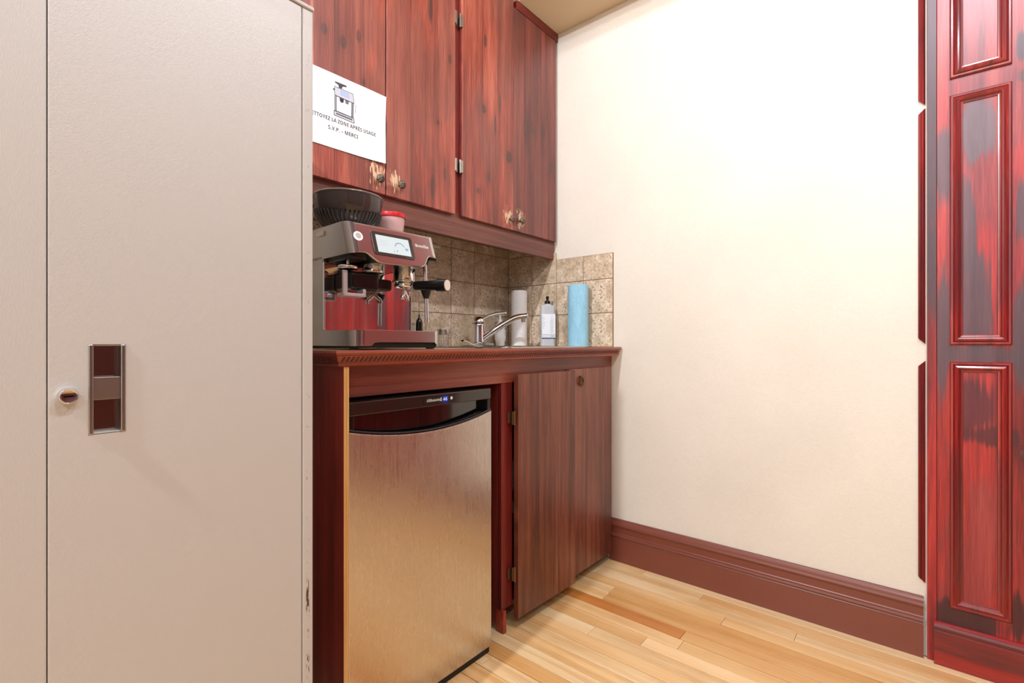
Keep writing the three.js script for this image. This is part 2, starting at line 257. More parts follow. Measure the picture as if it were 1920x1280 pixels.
// ---------------------------------------------------------------- base cabinet
const CT = 0.952;   // worktop height
{
  const t = thing('base_cabinet', 'red brown stained base cabinet with two plain doors under the sink', 'cabinet', [0, 0, 0]);
  part(t, 'end_panel', woodUV(bx(-1.3605, -1.348, 0, 0.914, 0.01, 0.639, 0.001), 'y', 0.6, 2, 0.3), wood(woodTex({ w: 0.6, h: 2, seed: 37, res: 700, tones: [[72, 20, 17], [136, 40, 30], [178, 78, 58]], ring: 18 })));  // wood tone raised to paint in the light falling on this panel
  part(t, 'plywood_edge', bx(-1.361, -1.3475, 0, 0.914, 0.639, 0.6405, 0.0005), std({ map: woodTex({ w: 0.05, h: 1, seed: 31, res: 1200, tones: [[178, 124, 62], [222, 172, 104], [240, 204, 148]] }), roughness: 0.8 }), 'raw unstained plywood edge');
  part(t, 'partition', woodUV(bx(-0.757, -0.742, 0.02, 0.9, 0.01, 0.5845, 0.001), 'y', 0.6, 2, 0.1), M.deep);
  part(t, 'partition_foot', bx(-0.7575, -0.742, 0, 0.075, 0.58, 0.612, 0.001), wood(genericMid, { color: 0xffc9a0 }), 'paler bare wood foot');
  part(t, 'stile', woodUV(bx(-0.757, -0.70, 0.075, 0.838, 0.585, 0.603, 0.001), 'y', 0.6, 2, 0.6), M.deep);
  part(t, 'apron', woodUV(bx(-1.3475, -0.002, 0.836, 0.914, 0.583, 0.605, 0.001), 'x', 0.6, 2, 0.2, 0.4), wood(woodTex({ w: 0.6, h: 2, seed: 33, res: 700, tones: [[96, 40, 30], [138, 66, 48], [168, 98, 74]], ring: 20 })));
  part(t, 'floor_panel', bx(-0.742, -0.002, 0.06, 0.075, 0.01, 0.585, 0), M.deep);
  part(t, 'kickboard', bx(-0.742, -0.002, 0, 0.06, 0.50, 0.515, 0), M.deep);
  part(t, 'back_panel', bx(-1.348, -0.002, 0, 0.9, -0.0, 0.01, 0), M.deep);
  // two doors, the left one standing slightly ajar
  const hingeMat = std({ color: 0x8a6a50, metalness: 0.8, roughness: 0.35 });
  const d1 = woodTex({ w: 0.335, h: 0.825, seed: 41, tones: BROWN, ring: 30, boards: [0.11, 0.225], fine: 1.5 }), d2 = woodTex({ w: 0.338, h: 0.825, seed: 43, tones: BROWN, ring: 30, boards: [0.12, 0.24], fine: 1.5 });
  const L1 = new THREE.Group(); L1.name = 'door'; L1.position.set(-0.711, 0, 0.619); L1.rotation.y = -0.039; t.add(L1); L1.userData.label = 'door standing slightly ajar';
  const dm = (tex) => wood(tex, { roughness: 0.42, clearcoat: 0.3, clearcoatRoughness: 0.3 });
  part(L1, 'door_panel', faceUV(bx(0, 0.335, 0.042, 0.864, 0, 0.020, 0.0015), 0, 0.335, 0.042, 0.864), dm(d1));
  for (const y of [0.19, 0.717]) part(L1, 'hinge', [bx(-0.012, 0.0, y - 0.022, y + 0.022, 0.001, 0.006, 0.001), cyl(0.004, 0.004, 0.05, -0.004, y - 0.025, 0.008, 12), bx(-0.02, -0.006, y - 0.018, y + 0.018, -0.012, -0.006, 0.001)], hingeMat, 'bronze hinge');
  const R1 = new THREE.Group(); R1.name = 'door'; t.add(R1);
  part(R1, 'door_panel', faceUV(bx(-0.373, -0.035, 0.042, 0.866, 0.604, 0.623, 0.0015), -0.373, -0.035, 0.042, 0.866), dm(d2));
  const ring = [new THREE.TorusGeometry(0.015, 0.0032, 10, 28).translate(-0.297, 0.816, 0.629), cyl(0.006, 0.006, 0.006, 0, 0, 0, 16).rotateX(Math.PI / 2).translate(-0.297, 0.832, 0.623)];
  for (let k = 0; k < 9; k++) { const a = k / 9 * 6.283; ring.push(new THREE.SphereGeometry(0.0042, 10, 8).translate(-0.297 + 0.0155 * Math.sin(a), 0.816 - 0.0155 * Math.cos(a), 0.6295)); }
  part(R1, 'ring_pull', ring, std({ color: 0x6b4a32, metalness: 0.9, roughness: 0.3 }), 'small bronze ring pull');
  part(t, 'filler_strip', woodUV(bx(-0.034, -0.002, 0.042, 0.838, 0.58, 0.605, 0.001), 'y', 0.6, 2, 0.8), M.deep);
}
// worktop with carved edge moulding and a hole for the sink
const SX0 = -0.70, SX1 = -0.155, SZ0 = 0.075, SZ1 = 0.575;
{
  const t = thing('worktop', 'beige worktop with carved red wood edge moulding', 'worktop');
  const s = new THREE.Shape([[-1.372, 0.005], [-0.0085, 0.005], [-0.0085, 0.640], [-1.372, 0.640]].map(([x, z]) => new THREE.Vector2(x, -z)));
  const h = new THREE.Path([[SX0 + 0.02, SZ0 + 0.02], [SX0 + 0.02, SZ1 - 0.02], [SX1 - 0.02, SZ1 - 0.02], [SX1 - 0.02, SZ0 + 0.02]].map(([x, z]) => new THREE.Vector2(x, -z))); s.holes.push(h);
  const g = new THREE.ExtrudeGeometry(s, { depth: 0.034, bevelEnabled: false }).rotateX(-Math.PI / 2).translate(0, CT - 0.035, 0);
  part(t, 'top', g, std({ map: wallTone, color: 0xf0dcc0, roughness: 0.4 }));
  const edge = wood(woodTex({ w: 0.3, h: 2, seed: 51, res: 800, tones: [[88, 30, 20], [142, 58, 36], [190, 104, 66]] }), { clearcoat: 0.5 });
  const P = [[0, 0], [0.003, 0.0005], [0.006, 0.003], [0.006, 0.006], [0.004, 0.008], [0.005, 0.010], [0.013, 0.024], [0.014, 0.026], [0.018, 0.028], [0.020, 0.033], [0.018, 0.038], [0.014, 0.039], [0, 0.039]];
  const zf = 0.6395, xl = -1.372, y0 = 0.914;
  const f = mould(P, zf < 0 ? 1 : (-0.012 - xl), V(0, 0, 1), V(0, 1, 0), V(-0.012, y0, zf), 0, 1);   // runs towards -x; outer end mitred at the left corner
  const l = mould(P, zf - 0.02, V(-1, 0, 0), V(0, 1, 0), V(xl, y0, zf), -1, 0);
  part(t, 'edge_moulding', [woodUV(f, 'x', 0.3, 2), woodUV(l, 'z', 0.3, 2, 0.4)], edge);
  const carv = [], n = Math.atan2(0.014, 0.008);
  for (let x = -0.03; x > xl; x -= 0.0125) { const c = new RoundedBoxGeometry(0.0052, 0.0145, 0.003, 1, 0.001).rotateZ(-0.35).rotateX(Math.PI / 2 - n).translate(x, y0 + 0.0172, zf + 0.0095); carv.push(c); }
  for (let z = 0.05; z < zf; z += 0.0125) carv.push(new RoundedBoxGeometry(0.003, 0.0145, 0.0052, 1, 0.001).rotateX(0.35).rotateZ(Math.PI / 2 - n).translate(xl - 0.0095, y0 + 0.0172, z));
  part(t, 'carved_notches', carv, wood(genericRed, { color: 0xb08070 }), 'row of slanted carved notches');
}
// ---------------------------------------------------------------- sink and tap
{
  const t = thing('sink', 'stainless steel drop-in sink set in the worktop', 'sink', [0, 0, 0]);
  const rr = (x0, x1, z0, z1, r) => { const s = new THREE.Shape(); s.moveTo(x0 + r, -z0); s.lineTo(x1 - r, -z0); s.quadraticCurveTo(x1, -z0, x1, -z0 - r); s.lineTo(x1, -z1 + r); s.quadraticCurveTo(x1, -z1, x1 - r, -z1); s.lineTo(x0 + r, -z1); s.quadraticCurveTo(x0, -z1, x0, -z1 + r); s.lineTo(x0, -z0 - r); s.quadraticCurveTo(x0, -z0, x0 + r, -z0); return s; };
  const o = rr(SX0, SX1, SZ0, SZ1, 0.04), inn = rr(SX0 + 0.04, SX1 - 0.04, SZ0 + 0.10, SZ1 - 0.04, 0.05); o.holes.push(inn);
  part(t, 'rim', new THREE.ExtrudeGeometry(o, { depth: 0.003, bevelEnabled: true, bevelSize: 0.002, bevelThickness: 0.002, bevelSegments: 2 }).rotateX(-Math.PI / 2).translate(0, CT, 0), M.satin);
  const wall = rr(SX0 + 0.04, SX1 - 0.04, SZ0 + 0.10, SZ1 - 0.04, 0.05), wi = rr(SX0 + 0.0415, SX1 - 0.0415, SZ0 + 0.1015, SZ1 - 0.0415, 0.0485); wall.holes.push(wi);
  part(t, 'basin', [new THREE.ExtrudeGeometry(wall, { depth: 0.16, bevelEnabled: false }).rotateX(-Math.PI / 2).translate(0, CT - 0.158, 0), new THREE.ExtrudeGeometry(inn, { depth: 0.002, bevelEnabled: false }).rotateX(-Math.PI / 2).translate(0, CT - 0.16, 0)], M.satin);
  part(t, 'drain', cyl(0.035, 0.035, 0.003, (SX0 + SX1) / 2, CT - 0.158, 0.35), M.chrome);
  const f = thing('tap', 'chrome single lever kitchen tap with long slanting spout', 'tap', [-0.362, CT + 0.005, 0.118], 0.66);   // local +z points along the spout
  part(f, 'base_plate', new RoundedBoxGeometry(0.16, 0.012, 0.055, 4, 0.006).translate(0.0, 0.006, 0).rotateY(-0.66), M.chrome);
  part(f, 'body', lathe([[0, 0.008], [0.034, 0.008], [0.035, 0.02], [0.031, 0.04], [0.030, 0.088], [0.032, 0.093], [0.032, 0.098], [0.029, 0.102], [0, 0.102]]), M.chrome);
  const sp = new THREE.CatmullRomCurve3([V(0, 0.022, 0.005), V(0, 0.062, 0.06), V(0, 0.105, 0.125), V(0, 0.130, 0.175), V(0, 0.138, 0.222)]);
  const sg = new THREE.TubeGeometry(sp, 40, 0.021, 16, false), pp = sg.attributes.position, cc = V(0, 0, 0);
  for (let i = 0; i < pp.count; i++) { const k = Math.floor(i / 17) / 40; sp.getPointAt(clamp(k), cc); const sc = mix(1.05, 0.72, k), p = V(pp.getX(i), pp.getY(i), pp.getZ(i)).sub(cc); p.x *= sc * 1.05; p.y *= sc * 0.8; p.z *= sc * 0.8; p.add(cc); pp.setXYZ(i, p.x, p.y, p.z); }
  sg.computeVertexNormals();
  part(f, 'spout', [sg, new THREE.SphereGeometry(0.0152, 16, 12).scale(1.03, 0.8, 0.5).translate(0, 0.138, 0.222)], M.chrome);
  part(f, 'aerator', cyl(0.0095, 0.0105, 0.018, 0, 0.108, 0.207, 20), M.satin);
  part(f, 'cap', lathe([[0, 0.136], [0.012, 0.135], [0.024, 0.128], [0.030, 0.114], [0.0315, 0.103], [0, 0.103]]), M.chrome);
  const lev = tube([[0, 0.118, 0.014], [0, 0.136, 0.045], [0, 0.147, 0.085], [0, 0.151, 0.125]], 0.0078, 24, 12); lev.scale(1.5, 1, 1);
  part(f, 'lever', [lev, new THREE.SphereGeometry(0.0068, 12, 10).scale(1.6, 1.1, 0.8).translate(0, 0.151, 0.125)], M.chrome);
}
// ---------------------------------------------------------------- upper cabinet
{
  const ZF = 0.291, t = thing('upper_cabinet', 'red stained knotty pine wall cabinet with four doors', 'cabinet');
  part(t, 'carcass', [woodUV(bx(-1.262, -0.312, 1.462, 2.7, -0.009, ZF - 0.02, 0.001), 'y'), woodUV(bx(-0.312, -0.002, 1.462, 2.48, -0.009, ZF - 0.02, 0.001), 'y')], M.deep);
  part(t, 'face_frame', [woodUV(bx(-0.70, -0.638, 1.46, 2.7, ZF - 0.02, ZF, 0.001), 'y', 0.6, 2, 0.4), woodUV(bx(-1.262, -1.225, 1.46, 2.7, ZF - 0.02, ZF, 0.001), 'y'), woodUV(bx(-0.036, -0.002, 1.46, 2.44, ZF - 0.02, ZF, 0.001), 'y')], M.deep, 'dark red face frame');
  part(t, 'valance', woodUV(bx(-1.262, -0.002, 1.381, 1.475, ZF - 0.019, ZF + 0.001, 0.0015), 'x', 0.3, 1.3, 0.0, 0.03), wood(woodTex({ w: 0.3, h: 1.3, seed: 61, res: 1100, tones: [[66, 29, 23], [106, 53, 41], [146, 84, 66]], ring: 34, knots: [[0.0945, 0.965, 0.008, 0.011], [0.11, 0.35, 0.006, 0.01]] })));
  part(t, 'top_trim', woodUV(bx(-0.318, -0.002, 2.444, 2.4825, ZF - 0.018, ZF + 0.022, 0.002), 'x', 0.6, 2), M.deep, 'dark trim rail under the bulkhead');
  const doors = [
    { x0: -1.262, x1: -1.009, top: 2.66, knob: -1.038, ky: 1.507, seed: 71, knots: [[0.035, 0.445, 0.012, 0.02], [0.098, 0.435, 0.014, 0.022], [0.152, 0.48, 0.01, 0.025], [0.17, 0.34, 0.008, 0.012]], boards: [0.068, 0.17], worn: [[0.222, 0.055, 0.035], [0.205, 0.075, 0.02]] },
    { x0: -1.004, x1: -0.690, top: 2.66, knob: -0.952, ky: 1.508, seed: 73, knots: [[0.19, 0.72, 0.012, 0.055], [0.285, 0.58, 0.008, 0.022], [0.225, 0.32, 0.008, 0.011], [0.20, 0.075, 0.011, 0.045], [0.26, 0.14, 0.007, 0.03]], boards: [0.1, 0.165], worn: [[0.035, 0.058, 0.03]] },
    { x0: -0.652, x1: -0.341, top: 2.66, knob: -0.366, ky: 1.506, seed: 77, knots: [[0.13, 0.74, 0.01, 0.03], [0.12, 0.46, 0.016, 0.02], [0.22, 0.52, 0.009, 0.055], [0.19, 0.42, 0.009, 0.05], [0.28, 0.31, 0.02, 0.03], [0.15, 0.19, 0.009, 0.018], [0.09, 0.12, 0.011, 0.013]], boards: [0.115], worn: [[0.275, 0.052, 0.036]] },
    { x0: -0.338, x1: -0.018, top: 2.441, knob: -0.297, ky: 1.511, seed: 79, knots: [[0.08, 0.47, 0.008, 0.03], [0.13, 0.49, 0.014, 0.03], [0.21, 0.5, 0.01, 0.014], [0.28, 0.35, 0.012, 0.03]], boards: [0.07, 0.12, 0.2, 0.255], worn: [[0.045, 0.056, 0.036]], dark: 1 },
  ];
  for (const d of doors) {
    const g = new THREE.Group(); g.name = 'door'; t.add(g);
    const y0 = 1.463, w = d.x1 - d.x0, h = d.top - y0;
    const tones = d.dark ? [[70, 30, 27], [118, 54, 45], [158, 84, 68]] : RED;
    part(g, 'door_panel', faceUV(bx(d.x0, d.x1, y0, d.top, ZF + 0.001, ZF + 0.02, 0.0015), d.x0, d.x1, y0, d.top), wood(woodTex({ w, h, seed: d.seed, res: 1100, tones, knots: d.knots, boards: d.boards, worn: d.worn, ring: 15, fine: 1.3, seams: 0.22, blotch: 0.45, blotchTone: [112, 66, 58] })));
    const kn = lathe([[0, 0.024], [0.006, 0.0235], [0.011, 0.021], [0.0135, 0.016], [0.0125, 0.012], [0.007, 0.008], [0.006, 0.0], [0, 0]], 28), rib = [];
    for (let k = 0; k < 12; k++) { const a = k / 12 * 6.283; rib.push(tube([[0.003 * Math.cos(a), 0.0245, 0.003 * Math.sin(a)], [0.009 * Math.cos(a), 0.0228, 0.009 * Math.sin(a)], [0.0135 * Math.cos(a + 0.2), 0.0165, 0.0135 * Math.sin(a + 0.2)], [0.0118 * Math.cos(a + 0.3), 0.0112, 0.0118 * Math.sin(a + 0.3)]], 0.0013, 8, 6)); }
    const place = (q) => q.rotateX(Math.PI / 2).translate(d.knob, d.ky, ZF + 0.02);
    part(g, 'knob', [place(kn), ...rib.map(place)], M.bronze, 'ribbed bronze knob');
  }
  const hm = std({ color: 0x9d958a, metalness: 0.9, roughness: 0.35 });
  for (const y of [1.654, 2.22]) for (const [x, s] of [[-0.688, 1], [-0.654, -1]]) part(t, 'hinge', [bx(x - 0.004, x + 0.004, y - 0.024, y + 0.024, ZF + 0.012, ZF + 0.0225, 0.001), cyl(0.0036, 0.0036, 0.052, x + s * 0.007, y - 0.026, ZF + 0.016, 12), bx(x + s * 0.008 - 0.006, x + s * 0.008 + 0.006, y - 0.02, y + 0.02, ZF + 0.0005, ZF + 0.004, 0.0005)], hm, 'silver hinge');
}
// ---------------------------------------------------------------- notice taped to the first door
{
  const W = 1024, H = 792, cv = document.createElement('canvas'); cv.width = W; cv.height = H; const c = cv.getContext('2d');
  c.fillStyle = '#f6f7f7'; c.fillRect(0, 0, W, H);
  c.fillStyle = '#2b2b2e'; c.textAlign = 'center'; c.font = 'bold 58px sans-serif';
  c.fillText('NETTOYEZ LA ZONE APRÈS USAGE', 452, 512, 872); c.fillText('S.V.P. – MERCI', 452, 604, 400);
  // line drawing of the machine
  c.save(); c.translate(345, 96); c.scale(1.12, 1.12); c.lineJoin = 'round';
  const poly = (p, fill, st = '#3a3b42', lw = 5) => { c.beginPath(); p.forEach(([x, y], i) => (i ? c.lineTo(x, y) : c.moveTo(x, y))); c.closePath(); if (fill) { c.fillStyle = fill; c.fill(); } c.strokeStyle = st; c.lineWidth = lw; c.stroke(); };
  poly([[-5, -18], [120, -22], [126, -10], [80, 0], [72, 24], [40, 26], [36, 2], [0, -8]], '#4a4a50', '#2e2e33', 3);
  poly([[-8, 30], [200, 30], [214, 120], [-4, 110]], '#c9ccd6'); poly([[60, 44], [150, 46], [154, 90], [62, 86]], '#aebfe0', '#8f9fc4', 3);
  poly([[10, 116], [190, 122], [186, 262], [14, 256]], '#f2f3f5', '#55565c', 4); poly([[-4, 110], [14, 112], [14, 262], [-4, 258]], '#9a9ba3'); poly([[186, 122], [206, 122], [206, 262], [186, 262]], '#85868f');
  poly([[50, 120], [94, 122], [92, 150], [72, 160], [54, 150]], '#3a3337', '#2b262a', 3); poly([[112, 122], [150, 124], [146, 152], [118, 152]], '#77707a', '#413b44', 3);
  poly([[-12, 262], [214, 266], [220, 312], [-10, 304]], '#d3d5da', '#33343a', 7); poly([[10, 276], [196, 280], [196, 292], [10, 288]], '#6b6c74', '#33343a', 3);
  c.strokeStyle = '#77787f'; c.lineWidth = 5; c.beginPath(); c.moveTo(214, 130); c.lineTo(236, 138); c.lineTo(228, 210); c.stroke(); c.beginPath(); c.arc(-14, 60, 10, 0, 7); c.fillStyle = '#44454c'; c.fill();
  c.restore();
  const tex = new THREE.CanvasTexture(cv); tex.colorSpace = THREE.SRGBColorSpace;
  const g = new THREE.PlaneGeometry(0.279, 0.226, 24, 20), p = g.attributes.position;
  for (let i = 0; i < p.count; i++) { const x = p.getX(i) / 0.279, y = p.getY(i) / 0.226; let z = 0.0006 + 0.0007 * (1 + noise(x * 6, y * 6)) + 0.010 * Math.pow(clamp(x + 0.5), 5) * Math.pow(clamp(0.5 - y), 2); p.setZ(i, z); p.setX(i, p.getX(i) - 0.012 * clamp(x + 0.5) * clamp(0.5 - y)); }
  g.computeVertexNormals();
  const t = thing('paper_notice', 'white printed paper notice taped to the cabinet door', 'notice', [-1.1445, 1.674, 0.3115]); t.rotation.z = 0.012;
  part(t, 'sheet', g, std({ map: tex, roughness: 0.85, side: THREE.DoubleSide }));
}
// ---------------------------------------------------------------- bar fridge
{
  const t = thing('bar_fridge', 'stainless steel bar fridge with black curved handle under the worktop', 'fridge', [-1.099, 0, 0]);
  const hw = 0.2485, zf = 0.642;   // half width, front face
  part(t, 'cabinet_body', bx(-hw + 0.004, hw - 0.004, 0.012, 0.824, 0.06, 0.578, 0.004), M.blackMatte);
  part(t, 'door_core', bx(-hw, hw, 0.02, 0.828, 0.582, 0.612, 0.003), M.black);
  // brushed door skin, its top edge a shallow arc
  const s = new THREE.Shape(); s.moveTo(-hw, 0.022); s.lineTo(hw, 0.022); s.lineTo(hw, 0.756); s.quadraticCurveTo(0, 0.694, -hw, 0.756); s.closePath();
  const skin = new THREE.ExtrudeGeometry(s, { depth: 0.026, bevelEnabled: true, bevelSize: 0.002, bevelThickness: 0.002, bevelSegments: 2, curveSegments: 40 }).translate(0, 0, zf - 0.028);
  woodUV(skin, 'y', 0.5, 0.8, 0.5, 0);
  const smudge = dataTex(512, 1024, (x, y, c) => { const v = 128 + 16 * fbm(x / 9, y / 160, 3) + 12 * noise(x / 1.6, y / 60) + 16 * fbm(x / 50 + 3, y / 90, 4); c[0] = c[1] = c[2] = v; }, false);
  part(t, 'door_skin', skin, phy({ color: new THREE.Color().setRGB(0.62, 0.585, 0.53), metalness: 0.95, roughness: 0.56, roughnessMap: smudge, anisotropy: 0.3 }), 'brushed stainless steel door');
  part(t, 'control_strip', bx(-hw, hw, 0.795, 0.828, 0.605, zf, 0.003), phy({ color: 0x16130f, roughness: 0.25, clearcoat: 0.8, clearcoatRoughness: 0.08 }), 'glossy black control strip');
  part(t, 'handle_recess', bx(-hw + 0.002, hw - 0.002, 0.69, 0.797, 0.61, 0.6135, 0), phy({ color: 0x070606, roughness: 0.12, clearcoat: 1, clearcoatRoughness: 0.05 }));
  const arc = []; for (let i = 0; i <= 20; i++) { const x = -hw + 2 * hw * i / 20, k = i / 20; arc.push([x, 0.756 * (1 - k) * (1 - k) + 2 * k * (1 - k) * 0.694 + 0.756 * k * k + 0.004, zf - 0.006]); }
  part(t, 'handle_lip', tube(arc, 0.0062, 60, 10), M.black, 'curved black handle lip');
  for (const s of [-1, 1]) part(t, 'handle_end', bx(s > 0 ? hw - 0.014 : -hw, s > 0 ? hw : -hw + 0.014, 0.75, 0.797, 0.612, zf - 0.003, 0.002), M.black);
  part(t, 'bottom_trim', bx(-hw + 0.004, hw - 0.004, 0.0, 0.022, 0.56, zf - 0.004, 0.002), M.blackMatte);
  // badge, keys and lit display on the strip
  const cv = document.createElement('canvas'); cv.width = 512; cv.height = 96; const c = cv.getContext('2d');
  c.fillStyle = '#140f0e'; c.fillRect(0, 0, 512, 96);
  c.fillStyle = '#e8e2dc'; c.font = 'italic 600 44px serif'; c.fillText('Silhouette', 40, 62);
  c.beginPath(); c.moveTo(262, 42); c.lineTo(276, 18); c.lineTo(290, 42); c.closePath(); c.fill(); c.beginPath(); c.moveTo(262, 52); c.lineTo(276, 76); c.lineTo(290, 52); c.closePath(); c.fill();
  c.beginPath(); c.arc(452, 44, 20, 0, 7); c.fill();
  const tx = new THREE.CanvasTexture(cv); tx.colorSpace = THREE.SRGBColorSpace;
  part(t, 'badge_panel', new THREE.PlaneGeometry(0.115, 0.0216).translate(0.035, 0.8115, zf + 0.0006), std({ map: tx, roughness: 0.3 }), 'printed name and keys');
  const dc = document.createElement('canvas'); dc.width = 128; dc.height = 128; const e = dc.getContext('2d'); e.fillStyle = '#1a2a9c'; e.fillRect(0, 0, 128, 128); e.fillStyle = '#eaf6ff'; e.font = 'bold 84px monospace'; e.textAlign = 'center'; e.fillText('46', 64, 92);
  const dt = new THREE.CanvasTexture(dc); dt.colorSpace = THREE.SRGBColorSpace;
  part(t, 'display', new THREE.PlaneGeometry(0.021, 0.019).translate(0.0545, 0.8115, zf + 0.0012), std({ color: 0x000000, emissive: 0xffffff, emissiveMap: dt, emissiveIntensity: 1.0 }), 'lit blue temperature display');
}
// ---------------------------------------------------------------- steel storage cabinet
{
  const X0 = -2.285, X1 = -1.495, ZC = 0.75, H = 1.632, t = thing('storage_cabinet', 'tall beige steel storage cabinet with recessed handle', 'cabinet', [0, 0, 0]);
  const bump = wallBump.clone(); bump.repeat.set(5, 5); bump.needsUpdate = true;
  const paint = std({ color: 0xc6c4be, roughness: 0.42, bumpMap: bump, bumpScale: 0.00025 });
  const ft = dataTex(64, 2048, (x, y, c) => { const v = y / 2048 * H, n = noise(x / 6, y / 14) + 0.7 * noise(x / 2, y / 5); let m = smooth(0.05, 0.5, n + 1.3 * Math.exp(-Math.pow((v - 0.46) / 0.05, 2)) + 1.1 * Math.exp(-Math.pow((v - 0.33) / 0.035, 2)) + 1.0 * Math.exp(-Math.pow((v - 0.25) / 0.04, 2)) - 0.95) * smooth(18, 26, x) * (1 - smooth(34, 44, x)); for (let k = 0; k < 3; k++) c[k] = mix([198, 196, 190][k], [62, 42, 28][k], m * 0.9); });
  part(t, 'carcass', [bx(X0, X1, 0, H, 0.06, ZC - 0.022, 0.002)], paint);
  part(t, 'front_post', [faceUV(bx(X1 - 0.022, X1, 0, H - 0.001, ZC - 0.03, ZC, 0.003), X1 - 0.022, X1, 0, H)], std({ map: ft, roughness: 0.45 }), 'scraped edge post');
  part(t, 'top_cap', bx(X0 - 0.002, X1 + 0.0005, H - 0.003, H + 0.004, 0.058, ZC + 0.004, 0.0015), paint);
  part(t, 'door', bx(X0 + 0.004, -1.8825, 0.05, H - 0.005, ZC - 0.02, ZC, 0.002), paint);
  const g = new THREE.Group(); g.name = 'door'; t.add(g);
  const s = new THREE.Shape([[-1.8805, 0.05], [-1.5195, 0.05], [-1.5195, H - 0.005], [-1.8805, H - 0.005]].map(([x, y]) => new THREE.Vector2(x, y)));
  const hx0 = -1.8385, hx1 = -1.7945, hy0 = 0.836, hy1 = 0.968;
  s.holes.push(new THREE.Path([[hx0 + 0.001, hy0 + 0.001], [hx1 - 0.001, hy0 + 0.001], [hx1 - 0.001, hy1 - 0.001], [hx0 + 0.001, hy1 - 0.001]].map(([x, y]) => new THREE.Vector2(x, y))));
  part(g, 'door_panel', new THREE.ExtrudeGeometry(s, { depth: 0.018, bevelEnabled: true, bevelSize: 0.001, bevelThickness: 0.001, bevelSegments: 1 }).translate(0, 0, ZC - 0.019), paint);
  const dk = std({ color: new THREE.Color().setRGB(0.5, 0.42, 0.38), metalness: 1, roughness: 0.13 });
  part(g, 'handle_recess', [bx(hx0, hx1, hy0, hy1, ZC - 0.021, ZC - 0.019, 0), bx(hx0, hx1, hy1 - 0.001, hy1, ZC - 0.02, ZC, 0), bx(hx0, hx1, hy0, hy0 + 0.001, ZC - 0.02, ZC, 0)], dk, 'dark mirror finish handle recess');
  part(g, 'handle_rim', [bx(hx0, hx0 + 0.0062, hy0, hy1, ZC - 0.019, ZC + 0.002, 0.002), bx(hx1 - 0.0062, hx1, hy0, hy1, ZC - 0.019, ZC + 0.002, 0.002)], std({ color: new THREE.Color().setRGB(0.42, 0.39, 0.37), metalness: 1, roughness: 0.32 }), 'brushed metal side strips');
  part(g, 'pull_plate', bx(hx0 + 0.006, hx1 - 0.006, 0.886, 0.9195, ZC - 0.012, ZC - 0.002, 0.001), std({ color: new THREE.Color().setRGB(0.36, 0.31, 0.29), metalness: 1, roughness: 0.4 }), 'brushed metal pull plate');
  const at = (q) => q.rotateX(Math.PI / 2).translate(-1.861, 0.895, ZC);
  const lk = part(g, 'lock', [at(lathe([[0.012, 0], [0.012, 0.007], [0.0105, 0.0115], [0.0092, 0.012], [0.0084, 0.0105], [0, 0.0105]], 32))], M.chrome, 'round chrome lock');
  part(lk, 'keyhole', bx(-1.8665, -1.8555, 0.8938, 0.8962, ZC + 0.0103, ZC + 0.0108, 0), M.black);
}
